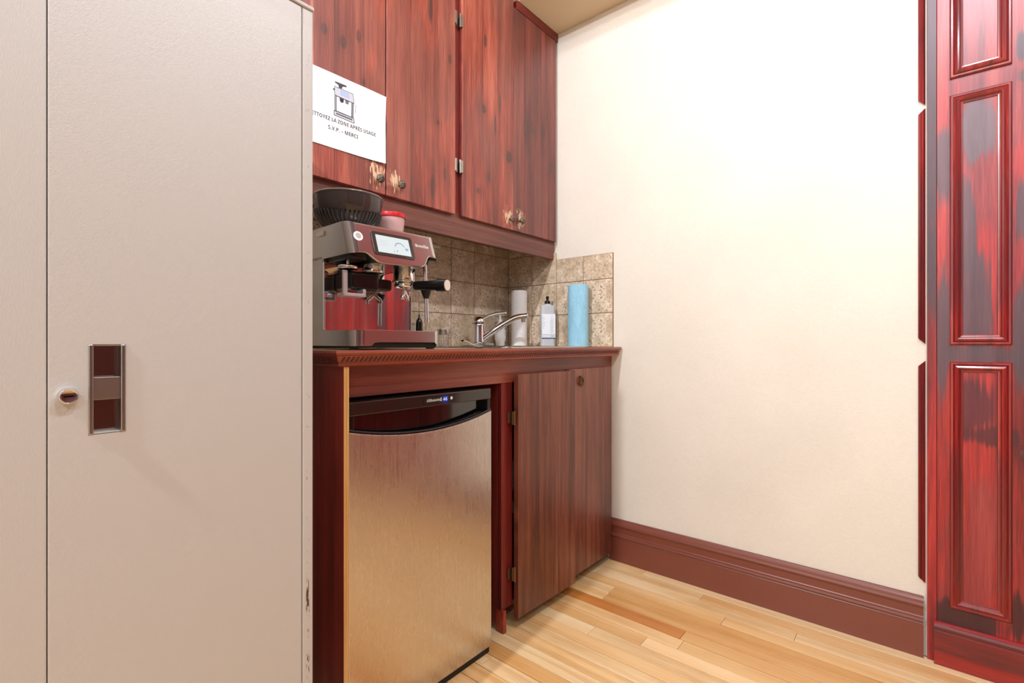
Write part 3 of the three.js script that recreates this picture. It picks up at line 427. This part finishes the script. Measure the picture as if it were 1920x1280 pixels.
// ---------------------------------------------------------------- espresso machine
const font = await new FontLoader().loadAsync('fonts/droid/droid_sans_bold.typeface.json');
{
  const t = thing('espresso_machine', 'stainless steel espresso machine with touch screen and bean hopper', 'coffee machine', [-1.1075, CT, 0.37], -0.035);
  const hw = 0.1525;
  // base: front outline with a low notch, rounded in plan
  const fs = new THREE.Shape([[-hw, 0.010], [-0.096, 0.010], [-0.083, 0.020], [0.124, 0.020], [0.137, 0.010], [hw, 0.010], [hw, 0.053], [-hw, 0.053]].map(([x, y]) => new THREE.Vector2(x, y)));
  const A = new Brush(new THREE.ExtrudeGeometry(fs, { depth: 0.34, bevelEnabled: false }).translate(0, 0, -0.175)); A.updateMatrixWorld();
  const B = new Brush(new RoundedBoxGeometry(2 * hw, 0.3, 0.33, 6, 0.028).translate(0, 0.03, -0.005)); B.updateMatrixWorld();
  const ev = new Evaluator(); ev.useGroups = false;
  const base = ev.evaluate(A, B, INTERSECTION).geometry;
  const wall = 0.118;
  part(t, 'base', base, M.steel);
  part(t, 'tray_seam', bx(-0.1195, -0.1185, 0.012, 0.0535, 0.12, 0.1605, 0), M.black);
  part(t, 'underside', bx(-0.14, 0.14, 0.004, 0.019, -0.15, 0.148, 0.002), M.blackMatte);
  for (const [x, z] of [[-0.13, 0.13], [0.13, 0.13], [-0.13, -0.14], [0.13, -0.14]]) part(t, 'foot', cyl(0.013, 0.014, 0.012, x, 0, z, 20), M.blackMatte);
  part(t, 'drip_grid', bx(-0.112, 0.147, 0.0525, 0.0545, 0.008, 0.15, 0.0008), M.satin);
  part(t, 'rear_housing', [bx(-hw, hw, 0.05, 0.27, -0.168, -0.002, 0.004)], M.steel);
  part(t, 'side_rim', [bx(-hw, -hw + 0.003, 0.053, 0.25, -0.004, 0.006, 0.001), bx(hw - 0.003, hw, 0.053, 0.25, -0.004, 0.006, 0.001), bx(-hw, hw, 0.053, 0.056, -0.004, 0.006, 0.001)], M.chrome);
  part(t, 'splash_panel', bx(-hw + 0.003, hw - 0.003, 0.056, 0.25, -0.004, 0.001, 0), M.polished, 'mirror polished back panel');
  // head with wavy lower lip and slanted front
  const k = 0.35, ytop = 0.351, zt = 0.125, hs = new THREE.Shape();
  hs.moveTo(-hw + 0.004, ytop - 0.006); hs.lineTo(-hw + 0.004, 0.264); hs.lineTo(-0.115, 0.268); hs.bezierCurveTo(-0.09, 0.266, -0.085, 0.245, -0.062, 0.243); hs.lineTo(0.072, 0.248); hs.bezierCurveTo(0.095, 0.25, 0.098, 0.285, 0.118, 0.287); hs.lineTo(hw - 0.004, 0.284); hs.lineTo(hw - 0.004, ytop - 0.006); hs.closePath();
  const HA = new Brush(new THREE.ExtrudeGeometry(hs, { depth: 0.287, bevelEnabled: true, bevelSize: 0.005, bevelThickness: 0.005, bevelSegments: 4, curveSegments: 20 }).translate(0, 0, -0.167)); HA.updateMatrixWorld();
  const HB = new Brush(new RoundedBoxGeometry(2 * hw, 0.4, 0.292, 8, 0.026).translate(0, 0.3, -0.021)); HB.updateMatrixWorld();
  const hd = ev.evaluate(HA, HB, INTERSECTION).geometry, hp = hd.attributes.position;
  for (let i = 0; i < hp.count; i++) if (hp.getZ(i) > 0) hp.setZ(i, hp.getZ(i) + (ytop - hp.getY(i)) * k);
  const head = part(t, 'head', hd, M.steel);
  const zAt = (y) => zt + (ytop - y) * k, tilt = -Math.atan(k);
  const onFace = (g, x, y, off = 0.0006) => g.rotateX(tilt).translate(x, y, zAt(y) + off);
  const rb = (w, h, r) => { const s = new THREE.Shape(); s.moveTo(-w / 2 + r, -h / 2); s.lineTo(w / 2 - r, -h / 2); s.quadraticCurveTo(w / 2, -h / 2, w / 2, -h / 2 + r); s.lineTo(w / 2, h / 2 - r); s.quadraticCurveTo(w / 2, h / 2, w / 2 - r, h / 2); s.lineTo(-w / 2 + r, h / 2); s.quadraticCurveTo(-w / 2, h / 2, -w / 2, h / 2 - r); s.lineTo(-w / 2, -h / 2 + r); s.quadraticCurveTo(-w / 2, -h / 2, -w / 2 + r, -h / 2); return s; };
  part(head, 'screen_bezel', onFace(new THREE.ExtrudeGeometry(rb(0.137, 0.072, 0.009), { depth: 0.0015, bevelEnabled: true, bevelSize: 0.001, bevelThickness: 0.001, bevelSegments: 2 }), -0.014, 0.297, 0), phy({ color: 0x3c3436, metalness: 0.6, roughness: 0.25, clearcoat: 0.6 }), 'dark screen surround');
  const sc = document.createElement('canvas'); sc.width = 512; sc.height = 256; const c = sc.getContext('2d'); c.fillStyle = '#f3fafc'; c.fillRect(0, 0, 512, 256);
  c.fillStyle = '#dfe9ef'; for (let i = 0; i < 4; i++) c.fillRect(30, 70 + i * 24, 150 - (i % 2) * 30, 7);
  const gr = '#a5c6cf'; c.strokeStyle = gr; c.lineWidth = 16; c.beginPath(); c.arc(350, 150, 74, Math.PI * 1.05, Math.PI * 1.85); c.stroke(); c.strokeStyle = '#6fa3c4'; c.lineWidth = 5; c.beginPath(); c.arc(350, 160, 84, Math.PI * 1.2, Math.PI * 1.9); c.stroke();
  c.fillStyle = '#8fbfe6'; c.beginPath(); c.ellipse(455, 158, 26, 19, 0, 0, 7); c.fill(); c.fillStyle = '#6a7076'; c.fillRect(290, 190, 10, 26); c.fillStyle = '#c6d4da'; c.fillRect(240, 206, 16, 22);
  const st = new THREE.CanvasTexture(sc); st.colorSpace = THREE.SRGBColorSpace;
  part(head, 'screen', onFace(new THREE.PlaneGeometry(0.112, 0.054), -0.0145, 0.2975, 0.0032), std({ color: 0x000000, roughness: 0.2, emissive: 0xffffff, emissiveMap: st, emissiveIntensity: 1.05 }), 'lit white touch screen');
  part(head, 'power_button', onFace(cyl(0.0085, 0.0085, 0.003, 0, 0, 0, 28).rotateX(Math.PI / 2), -0.1245, 0.309, 0), M.satin);
  part(head, 'button_light', onFace(new THREE.TorusGeometry(0.0112, 0.0024, 10, 40), -0.1245, 0.309, 0.001), std({ color: 0x000000, emissive: 0xe4f0ff, emissiveIntensity: 1.6 }), 'glowing white ring');
  const tg = new TextGeometry('Breville', { font, size: 0.0098, depth: 0.0008, curveSegments: 4 }); tg.computeBoundingBox(); tg.translate(-tg.boundingBox.max.x / 2, -0.004, 0);
  part(head, 'brand_lettering', onFace(tg, 0.0905, 0.311, 0.0002), std({ color: 0xeceae6, metalness: 0.4, roughness: 0.3 }), 'raised pale lettering');
  part(head, 'grind_dial', [bx(-hw - 0.004, -hw, 0.325, 0.337, -0.035, -0.018, 0.001), bx(-hw - 0.005, -hw, 0.325, 0.338, -0.015, 0.008, 0.001)], M.white, 'white grind dial');
  part(t, 'brew_housing', [bx(-0.14, 0.112, 0.248, 0.275, -0.002, 0.128, 0.008)], M.black);
  // tamper, cradle, grinder outlet
  part(t, 'tamper', [cyl(0.004, 0.004, 0.03, -0.1235, 0.236, 0.085, 16), lathe([[0, 0], [0.026, 0], [0.0275, 0.002], [0.0275, 0.008], [0.024, 0.011], [0.006, 0.014], [0, 0.014]]).translate(-0.1235, 0.224, 0.085)], M.chrome, 'round chrome tamper');
  part(t, 'cradle', [bx(-0.149, -0.136, 0.152, 0.218, 0.098, 0.106, 0.0015), bx(-0.149, -0.078, 0.147, 0.157, 0.07, 0.106, 0.003), bx(-0.088, -0.078, 0.149, 0.170, 0.07, 0.106, 0.003)], std({ color: 0xd9d9db, metalness: 0.9, roughness: 0.4 }), 'bent metal grinder cradle');
  part(t, 'cradle_body', [bx(-0.118, -0.02, 0.168, 0.222, 0.0, 0.088, 0.012), bx(-0.05, 0.034, 0.176, 0.21, 0.0, 0.07, 0.008)], M.black);
  part(t, 'grinder_outlet', lathe([[0, 0.22], [0.029, 0.22], [0.033, 0.223], [0.03, 0.226], [0.03, 0.252], [0, 0.252]]).translate(-0.0435, 0, 0.085), M.polished, 'polished grinder outlet');
  part(t, 'group_head', lathe([[0, 0.203], [0.036, 0.203], [0.038, 0.206], [0.036, 0.209], [0.033, 0.211], [0.033, 0.252], [0, 0.252]]).translate(0.0665, 0, 0.085), M.polished, 'polished brew group');
  part(t, 'portafilter', [lathe([[0, 0.182], [0.022, 0.183], [0.031, 0.19], [0.032, 0.204], [0, 0.204]]).translate(0.0665, 0, 0.085), tube([[0.0665, 0.178, 0.085], [0.058, 0.166, 0.092], [0.05, 0.158, 0.098], [0.05, 0.148, 0.099]], 0.0055), tube([[0.0665, 0.178, 0.085], [0.076, 0.168, 0.08], [0.084, 0.16, 0.076], [0.085, 0.15, 0.075]], 0.0055), rod([0.0665, 0.19, 0.085], [0.088, 0.192, 0.14], 0.008)], M.chrome, 'chrome portafilter basket and spouts');
  part(t, 'portafilter_handle', [rod([0.083, 0.1935, 0.118], [0.108, 0.1905, 0.195], 0.0135, 0.0155), rod([0.1075, 0.1905, 0.194], [0.1175, 0.1895, 0.226], 0.0185, 0.0185)], M.black, 'black handle');
  part(t, 'handle_cap', rod([0.1173, 0.1895, 0.2255], [0.1181, 0.1894, 0.228], 0.0165, 0.016), std({ color: 0xe6ddd2, metalness: 0.3, roughness: 0.3 }), 'pale round end cap');
  part(t, 'steam_wand', [rod([0.117, 0.272, 0.12], [0.1165, 0.168, 0.128], 0.0055), rod([0.1165, 0.17, 0.128], [0.1165, 0.092, 0.13], 0.0062, 0.0062), rod([0.1165, 0.093, 0.13], [0.1165, 0.078, 0.13], 0.0068, 0.006)], M.chrome, 'chrome steam wand');
  part(t, 'wand_grip', rod([0.1165, 0.155, 0.128], [0.1165, 0.185, 0.127], 0.0075, 0.018), M.blackMatte);
  part(t, 'wand_joint', rod([0.117, 0.262, 0.12], [0.117, 0.285, 0.118], 0.010, 0.016), M.blackMatte);
  part(t, 'right_foot_panel', bx(0.118, hw - 0.004, 0.273, 0.284, 0.05, 0.14, 0.002), M.black);
  // bean hopper
  const hx = -0.0885, hz = 0.028, at = (g) => g.translate(hx, 0, hz);
  part(t, 'bean_hopper', at(lathe([[0.064, 0.356], [0.076, 0.368], [0.088, 0.388], [0.0945, 0.408], [0.0965, 0.436], [0.0945, 0.436], [0.0925, 0.408], [0.086, 0.39], [0.074, 0.371], [0.062, 0.359]], 64)), phy({ color: 0x8a7a74, roughness: 0.06, transmission: 0.8, thickness: 0, ior: 1.45 }), 'smoky clear bean hopper');
  part(t, 'hopper_lid', at(lathe([[0, 0.438], [0.06, 0.4385], [0.096, 0.4365], [0.0985, 0.4375], [0.0985, 0.441], [0.09, 0.444], [0.04, 0.446], [0, 0.446]], 64)), phy({ color: 0x8f8a86, roughness: 0.2, metalness: 0.4 }));
  const ribs = []; for (let i = 0; i < 46; i++) { const a = i / 46 * 6.2832, c0 = Math.cos(a), s0 = Math.sin(a), h = 0.39 + 0.008 * Math.sin(a * 2 + 0.6); ribs.push(at(tube([[0.0655 * c0, 0.353, 0.0655 * s0], [0.0785 * c0, 0.367, 0.0785 * s0], [0.0875 * c0, 0.38, 0.0875 * s0], [0.0925 * c0, h, 0.0925 * s0]], 0.003, 8, 6))); }
  part(t, 'hopper_collar', [at(lathe([[0.05, 0.351], [0.066, 0.351], [0.0775, 0.366], [0.0885, 0.386], [0.0865, 0.386], [0.075, 0.37], [0.05, 0.356]], 64)), ...ribs], std({ color: 0x4a484a, roughness: 0.25, metalness: 0.35 }), 'ribbed dark grey hopper collar');
  const bg = new THREE.SphereGeometry(0.0055, 8, 6).scale(1.3, 0.8, 1), br = rng(3), beans = [at(lathe([[0, 0.358], [0.055, 0.36], [0.072, 0.373], [0.0845, 0.392], [0.088, 0.402], [0, 0.406]], 32))];
  for (let i = 0; i < 340; i++) { const a = br() * 6.283, q = 0.086 * Math.sqrt(br()); beans.push(at(bg.clone().rotateY(br() * 6).rotateX(br() * 3).translate(q * Math.cos(a), 0.403 + br() * 0.006, q * Math.sin(a)))); }
  part(t, 'coffee_beans', beans, std({ color: 0x24140e, roughness: 0.4 })).userData.kind = 'stuff';
  // food tub on top of the machine
  const u = thing('food_tub', 'small translucent food tub with red lid on the espresso machine', 'tub', [-1.012, CT + 0.3515, 0.347]);
  part(u, 'cup', lathe([[0, 0.001], [0.034, 0.001], [0.0365, 0.006], [0.0435, 0.078], [0.042, 0.078], [0.035, 0.007], [0, 0.004]], 40), phy({ color: 0xf3c9c4, roughness: 0.35, transmission: 0.35, thickness: 0 }));
  part(u, 'lid', lathe([[0, 0.083], [0.038, 0.083], [0.0395, 0.087], [0.0455, 0.087], [0.0467, 0.085], [0.0467, 0.074], [0.0455, 0.073], [0.0442, 0.079], [0, 0.0795]], 40), phy({ color: 0xd8202c, roughness: 0.3, transmission: 0.1, thickness: 0 }), 'red snap lid');
}
// ---------------------------------------------------------------- things on the worktop
{
  const rollTex = (a, b) => dataTex(256, 512, (x, y, c) => { const n = fbm(x / 5, y / 5, 3) * 10 + noise(x / 2, y / 2) * 5 + 4 * Math.sin(y / 9) * Math.sin(x / 9); for (let k = 0; k < 3; k++) c[k] = a[k] + n * b; });
  const roll = (name, label, x, z, r, h, tex) => {
    const t = thing(name, label, 'paper roll', [x, CT, z]);
    part(t, 'paper', lathe([[0.021, 0], [r - 0.002, 0], [r, 0.002], [r, h - 0.004], [r - 0.003, h], [0.021, h], [0.021, 0]], 48), std({ map: tex, roughness: 0.95, bumpMap: wallBump, bumpScale: 0.0006 }));
    part(t, 'core', lathe([[0.0208, 0.0], [0.0208, h], [0.0195, h], [0.0195, 0.0], [0.0208, 0.0]], 32), std({ color: 0xb49a78, roughness: 0.9 }), 'cardboard core');
    if (name === 'paper_towel_roll') part(t, 'loose_edge', bx(-r - 0.0006, -r + 0.0004, 0.003, h - 0.004, 0.0, 0.004, 0), std({ map: tex, roughness: 0.95 }));
  };
  roll('paper_towel_roll', 'white paper towel roll standing in the corner behind the tap spout', -0.058, 0.112, 0.0405, 0.283, rollTex([238, 233, 228], 0.5));
  roll('shop_towel_roll', 'pale blue paper towel roll standing by the tiled wall end', -0.066, 0.468, 0.047, 0.283, rollTex([150, 200, 222], 1));
  // clear bottle with black nozzle
  const b = thing('detergent_bottle', 'clear rectangular bottle with white label and black nozzle cap', 'bottle', [-0.062, CT, 0.292], -0.69);
  const prof = (w, d, r) => { const s = new THREE.Shape(); s.absarc(w / 2 - r, d / 2 - r, r, 0, Math.PI / 2); s.absarc(-w / 2 + r, d / 2 - r, r, Math.PI / 2, Math.PI); s.absarc(-w / 2 + r, -d / 2 + r, r, Math.PI, 1.5 * Math.PI); s.absarc(w / 2 - r, -d / 2 + r, r, 1.5 * Math.PI, 2 * Math.PI); return s; };
  const bw = 0.070, bd = 0.046, body = (w, d, h, y) => new THREE.ExtrudeGeometry(prof(w, d, 0.012), { depth: h, bevelEnabled: true, bevelSize: 0.003, bevelThickness: 0.004, bevelSegments: 3, curveSegments: 8 }).rotateX(-Math.PI / 2).translate(0, y, 0);
  part(b, 'bottle_body', [body(bw - 0.006, bd - 0.006, 0.190, 0.004), lathe([[0.024, 0.196], [0.018, 0.203], [0.012, 0.206], [0.012, 0.212], [0, 0.212]], 28)], phy({ color: 0xeef1f4, roughness: 0.22, transmission: 0.45, thickness: 0, ior: 1.4 }), 'clear plastic body');
  const lc = document.createElement('canvas'); lc.width = 256; lc.height = 400; const c = lc.getContext('2d'); c.fillStyle = '#f3f4f6'; c.fillRect(0, 0, 256, 400);
  const r = rng(9); c.fillStyle = '#8b9aa0'; for (let i = 0; i < 7; i++) { c.fillRect(8, 46 + i * 30, 20 + r() * 34, 5); } c.fillStyle = '#a8abb2'; for (let i = 0; i < 16; i++) c.fillRect(156, 96 + i * 14, 40 + r() * 40, 4); c.strokeStyle = '#a8abb2'; c.lineWidth = 3; c.beginPath(); c.arc(196, 62, 22, 0, 7); c.stroke();
  c.fillStyle = '#dde2ea'; c.fillRect(0, 332, 256, 50); c.fillStyle = '#9aa4b6'; c.fillRect(0, 328, 256, 5); c.fillStyle = '#34466c'; c.fillRect(0, 384, 256, 16); c.fillStyle = '#c3c8ce'; c.fillRect(168, 342, 66, 34);
  const lt = new THREE.CanvasTexture(lc); lt.colorSpace = THREE.SRGBColorSpace;
  part(b, 'label', new THREE.PlaneGeometry(0.066, 0.118).translate(0, 0.098, bd / 2 + 0.0012), std({ map: lt, roughness: 0.4 }), 'white printed label');
  part(b, 'cap', [cyl(0.0145, 0.0135, 0.012, 0, 0.208, 0, 24), lathe([[0.009, 0.22], [0.006, 0.224], [0.0055, 0.23], [0.0075, 0.232], [0.0075, 0.242], [0.006, 0.244], [0, 0.244]], 20)], M.black, 'black nozzle cap');
  // soap pump
  const s = thing('soap_pump', 'white pump soap bottle behind the tap', 'bottle', [-0.142, CT, 0.058], 0.2);
  part(s, 'bottle_body', lathe([[0, 0], [0.021, 0], [0.023, 0.003], [0.023, 0.022], [0.0275, 0.034], [0.028, 0.05], [0.026, 0.095], [0.021, 0.112], [0.011, 0.12], [0.010, 0.126], [0, 0.126]], 36), M.plastic);
  const pc = document.createElement('canvas'); pc.width = 128; pc.height = 160; const q = pc.getContext('2d'); q.fillStyle = '#f2f0ec'; q.fillRect(0, 0, 128, 160); q.fillStyle = '#e3c48c'; q.fillRect(92, 40, 36, 100); q.fillStyle = '#4a4c72'; q.fillRect(56, 8, 26, 26); q.fillStyle = '#55506a'; for (let i = 0; i < 9; i++) q.fillRect(40 + (i * 23) % 44, 62 + i * 9, 14, 6);
  const pt = new THREE.CanvasTexture(pc); pt.colorSpace = THREE.SRGBColorSpace;
  part(s, 'label', new THREE.CylinderGeometry(0.0272, 0.0284, 0.05, 24, 1, true, -0.9, 1.8).translate(0, 0.07, 0), std({ map: pt, roughness: 0.5 }), 'printed label');
  part(s, 'pump', [cyl(0.011, 0.011, 0.012, 0, 0.124, 0, 20), cyl(0.0045, 0.004, 0.03, 0, 0.134, 0, 14), bx(-0.013, 0.034, 0.162, 0.171, -0.007, 0.007, 0.003), rod([0.032, 0.166, 0], [0.038, 0.158, 0], 0.004, 0.003, 10)], M.plastic, 'white pump head');
  // small things half hidden behind the espresso machine
  const k = thing('black_bottle', 'small black round shouldered bottle with thin wire, behind the espresso machine', 'bottle', [-0.775, CT, 0.2]);
  part(k, 'bottle_body', lathe([[0, 0], [0.0125, 0], [0.013, 0.003], [0.013, 0.092], [0.011, 0.104], [0.006, 0.112], [0.0032, 0.115], [0.0032, 0.128], [0, 0.128]], 28), M.black);
  part(k, 'wire', rod([0, 0.126, 0], [0.001, 0.214, -0.002], 0.0007, 0.0007, 8), M.blackMatte);
  const gb = thing('grey_box', 'small grey box behind the espresso machine', 'box', [-0.822, CT, 0.19]);
  part(gb, 'box_body', bx(-0.022, 0.022, 0, 0.088, -0.015, 0.015, 0.003), std({ color: 0x8b8b86, roughness: 0.5 }));
  part(gb, 'box_lid', bx(-0.0225, 0.0225, 0.088, 0.094, -0.0155, 0.0155, 0.002), std({ color: 0x7b7b76, roughness: 0.5 }));
  const w = thing('strainer_cup', 'small steel wire strainer cup beside the espresso machine', 'strainer', [-0.664, CT + 0.005, 0.215]);
  part(w, 'band', lathe([[0.0225, 0.046], [0.0245, 0.046], [0.0245, 0.066], [0.026, 0.068], [0.0235, 0.069], [0.0225, 0.066], [0.0225, 0.046]], 36), M.satin);
  for (let i = 0; i < 14; i++) { const a = i / 14 * 6.283; part(w, 'wire', rod([0.019 * Math.cos(a), 0.002, 0.019 * Math.sin(a)], [0.0232 * Math.cos(a), 0.048, 0.0232 * Math.sin(a)], 0.0011, 0.0011, 8), M.chrome); }
  part(w, 'bottom', cyl(0.02, 0.02, 0.003, 0, 0, 0, 28), M.satin);
  const sp = thing('spoon', 'steel spoon lying on the sink rim beside the espresso machine', 'spoon', [-0.80, CT + 0.001, 0.47], 0.2);
  part(sp, 'handle', [tube([[-0.01, 0.036, 0], [0.02, 0.03, 0], [0.05, 0.016, 0], [0.07, 0.009, 0]], 0.004, 20, 8).scale(1, 0.7, 1.6)], M.chrome);
  part(sp, 'bowl', new THREE.SphereGeometry(0.018, 20, 10, 0, 6.2832, Math.PI / 2, Math.PI / 2).scale(1.4, 0.4, 1).translate(0.088, 0.008, 0), std({ color: new THREE.Color().setRGB(0.75, 0.74, 0.73), metalness: 1, roughness: 0.15, side: THREE.DoubleSide }));
  const hk = thing('wall_clip', 'small white cable clip on the tiles under the wall cabinet', 'clip', [-0.515, 1.408, 0.0]);
  part(hk, 'clip_base', bx(-0.022, 0.022, -0.004, 0.004, 0, 0.008, 0.001), M.white); part(hk, 'clip_bar', bx(-0.018, 0.018, -0.009, -0.005, 0.004, 0.012, 0.001), M.white);
}
// ---------------------------------------------------------------- ceiling downlights
for (const [x, z, I, where] of LAMPS) {
  const t = thing('downlight', 'round recessed ceiling downlight ' + where, 'lamp', [x, CEIL, z], 0, 'ceiling downlights');
  part(t, 'trim_ring', lathe([[0.05, -0.002], [0.062, -0.006], [0.07, 0], [0.05, 0], [0.05, -0.002]], 36), M.white);
  part(t, 'lamp_lens', cyl(0.05, 0.05, 0.004, 0, -0.004, 0, 32), std({ color: 0x111111, emissive: 0xf8f8ff, emissiveIntensity: 6 }));
  const l = new THREE.SpotLight(0xeff4ff, I, 0, 1.55, 0.06, 2); l.position.set(0, LAMP_Y - CEIL, 0); l.target.position.set(0, -2, 0); l.castShadow = true; l.shadow.radius = 1.6; l.shadow.mapSize.set(1024, 1024); l.name = 'downlight_lamp';
  t.add(l, l.target);
}
scene.traverse((o) => { if (o.isMesh) o.castShadow = o.receiveShadow = true; });
renderer.render(scene, camera);
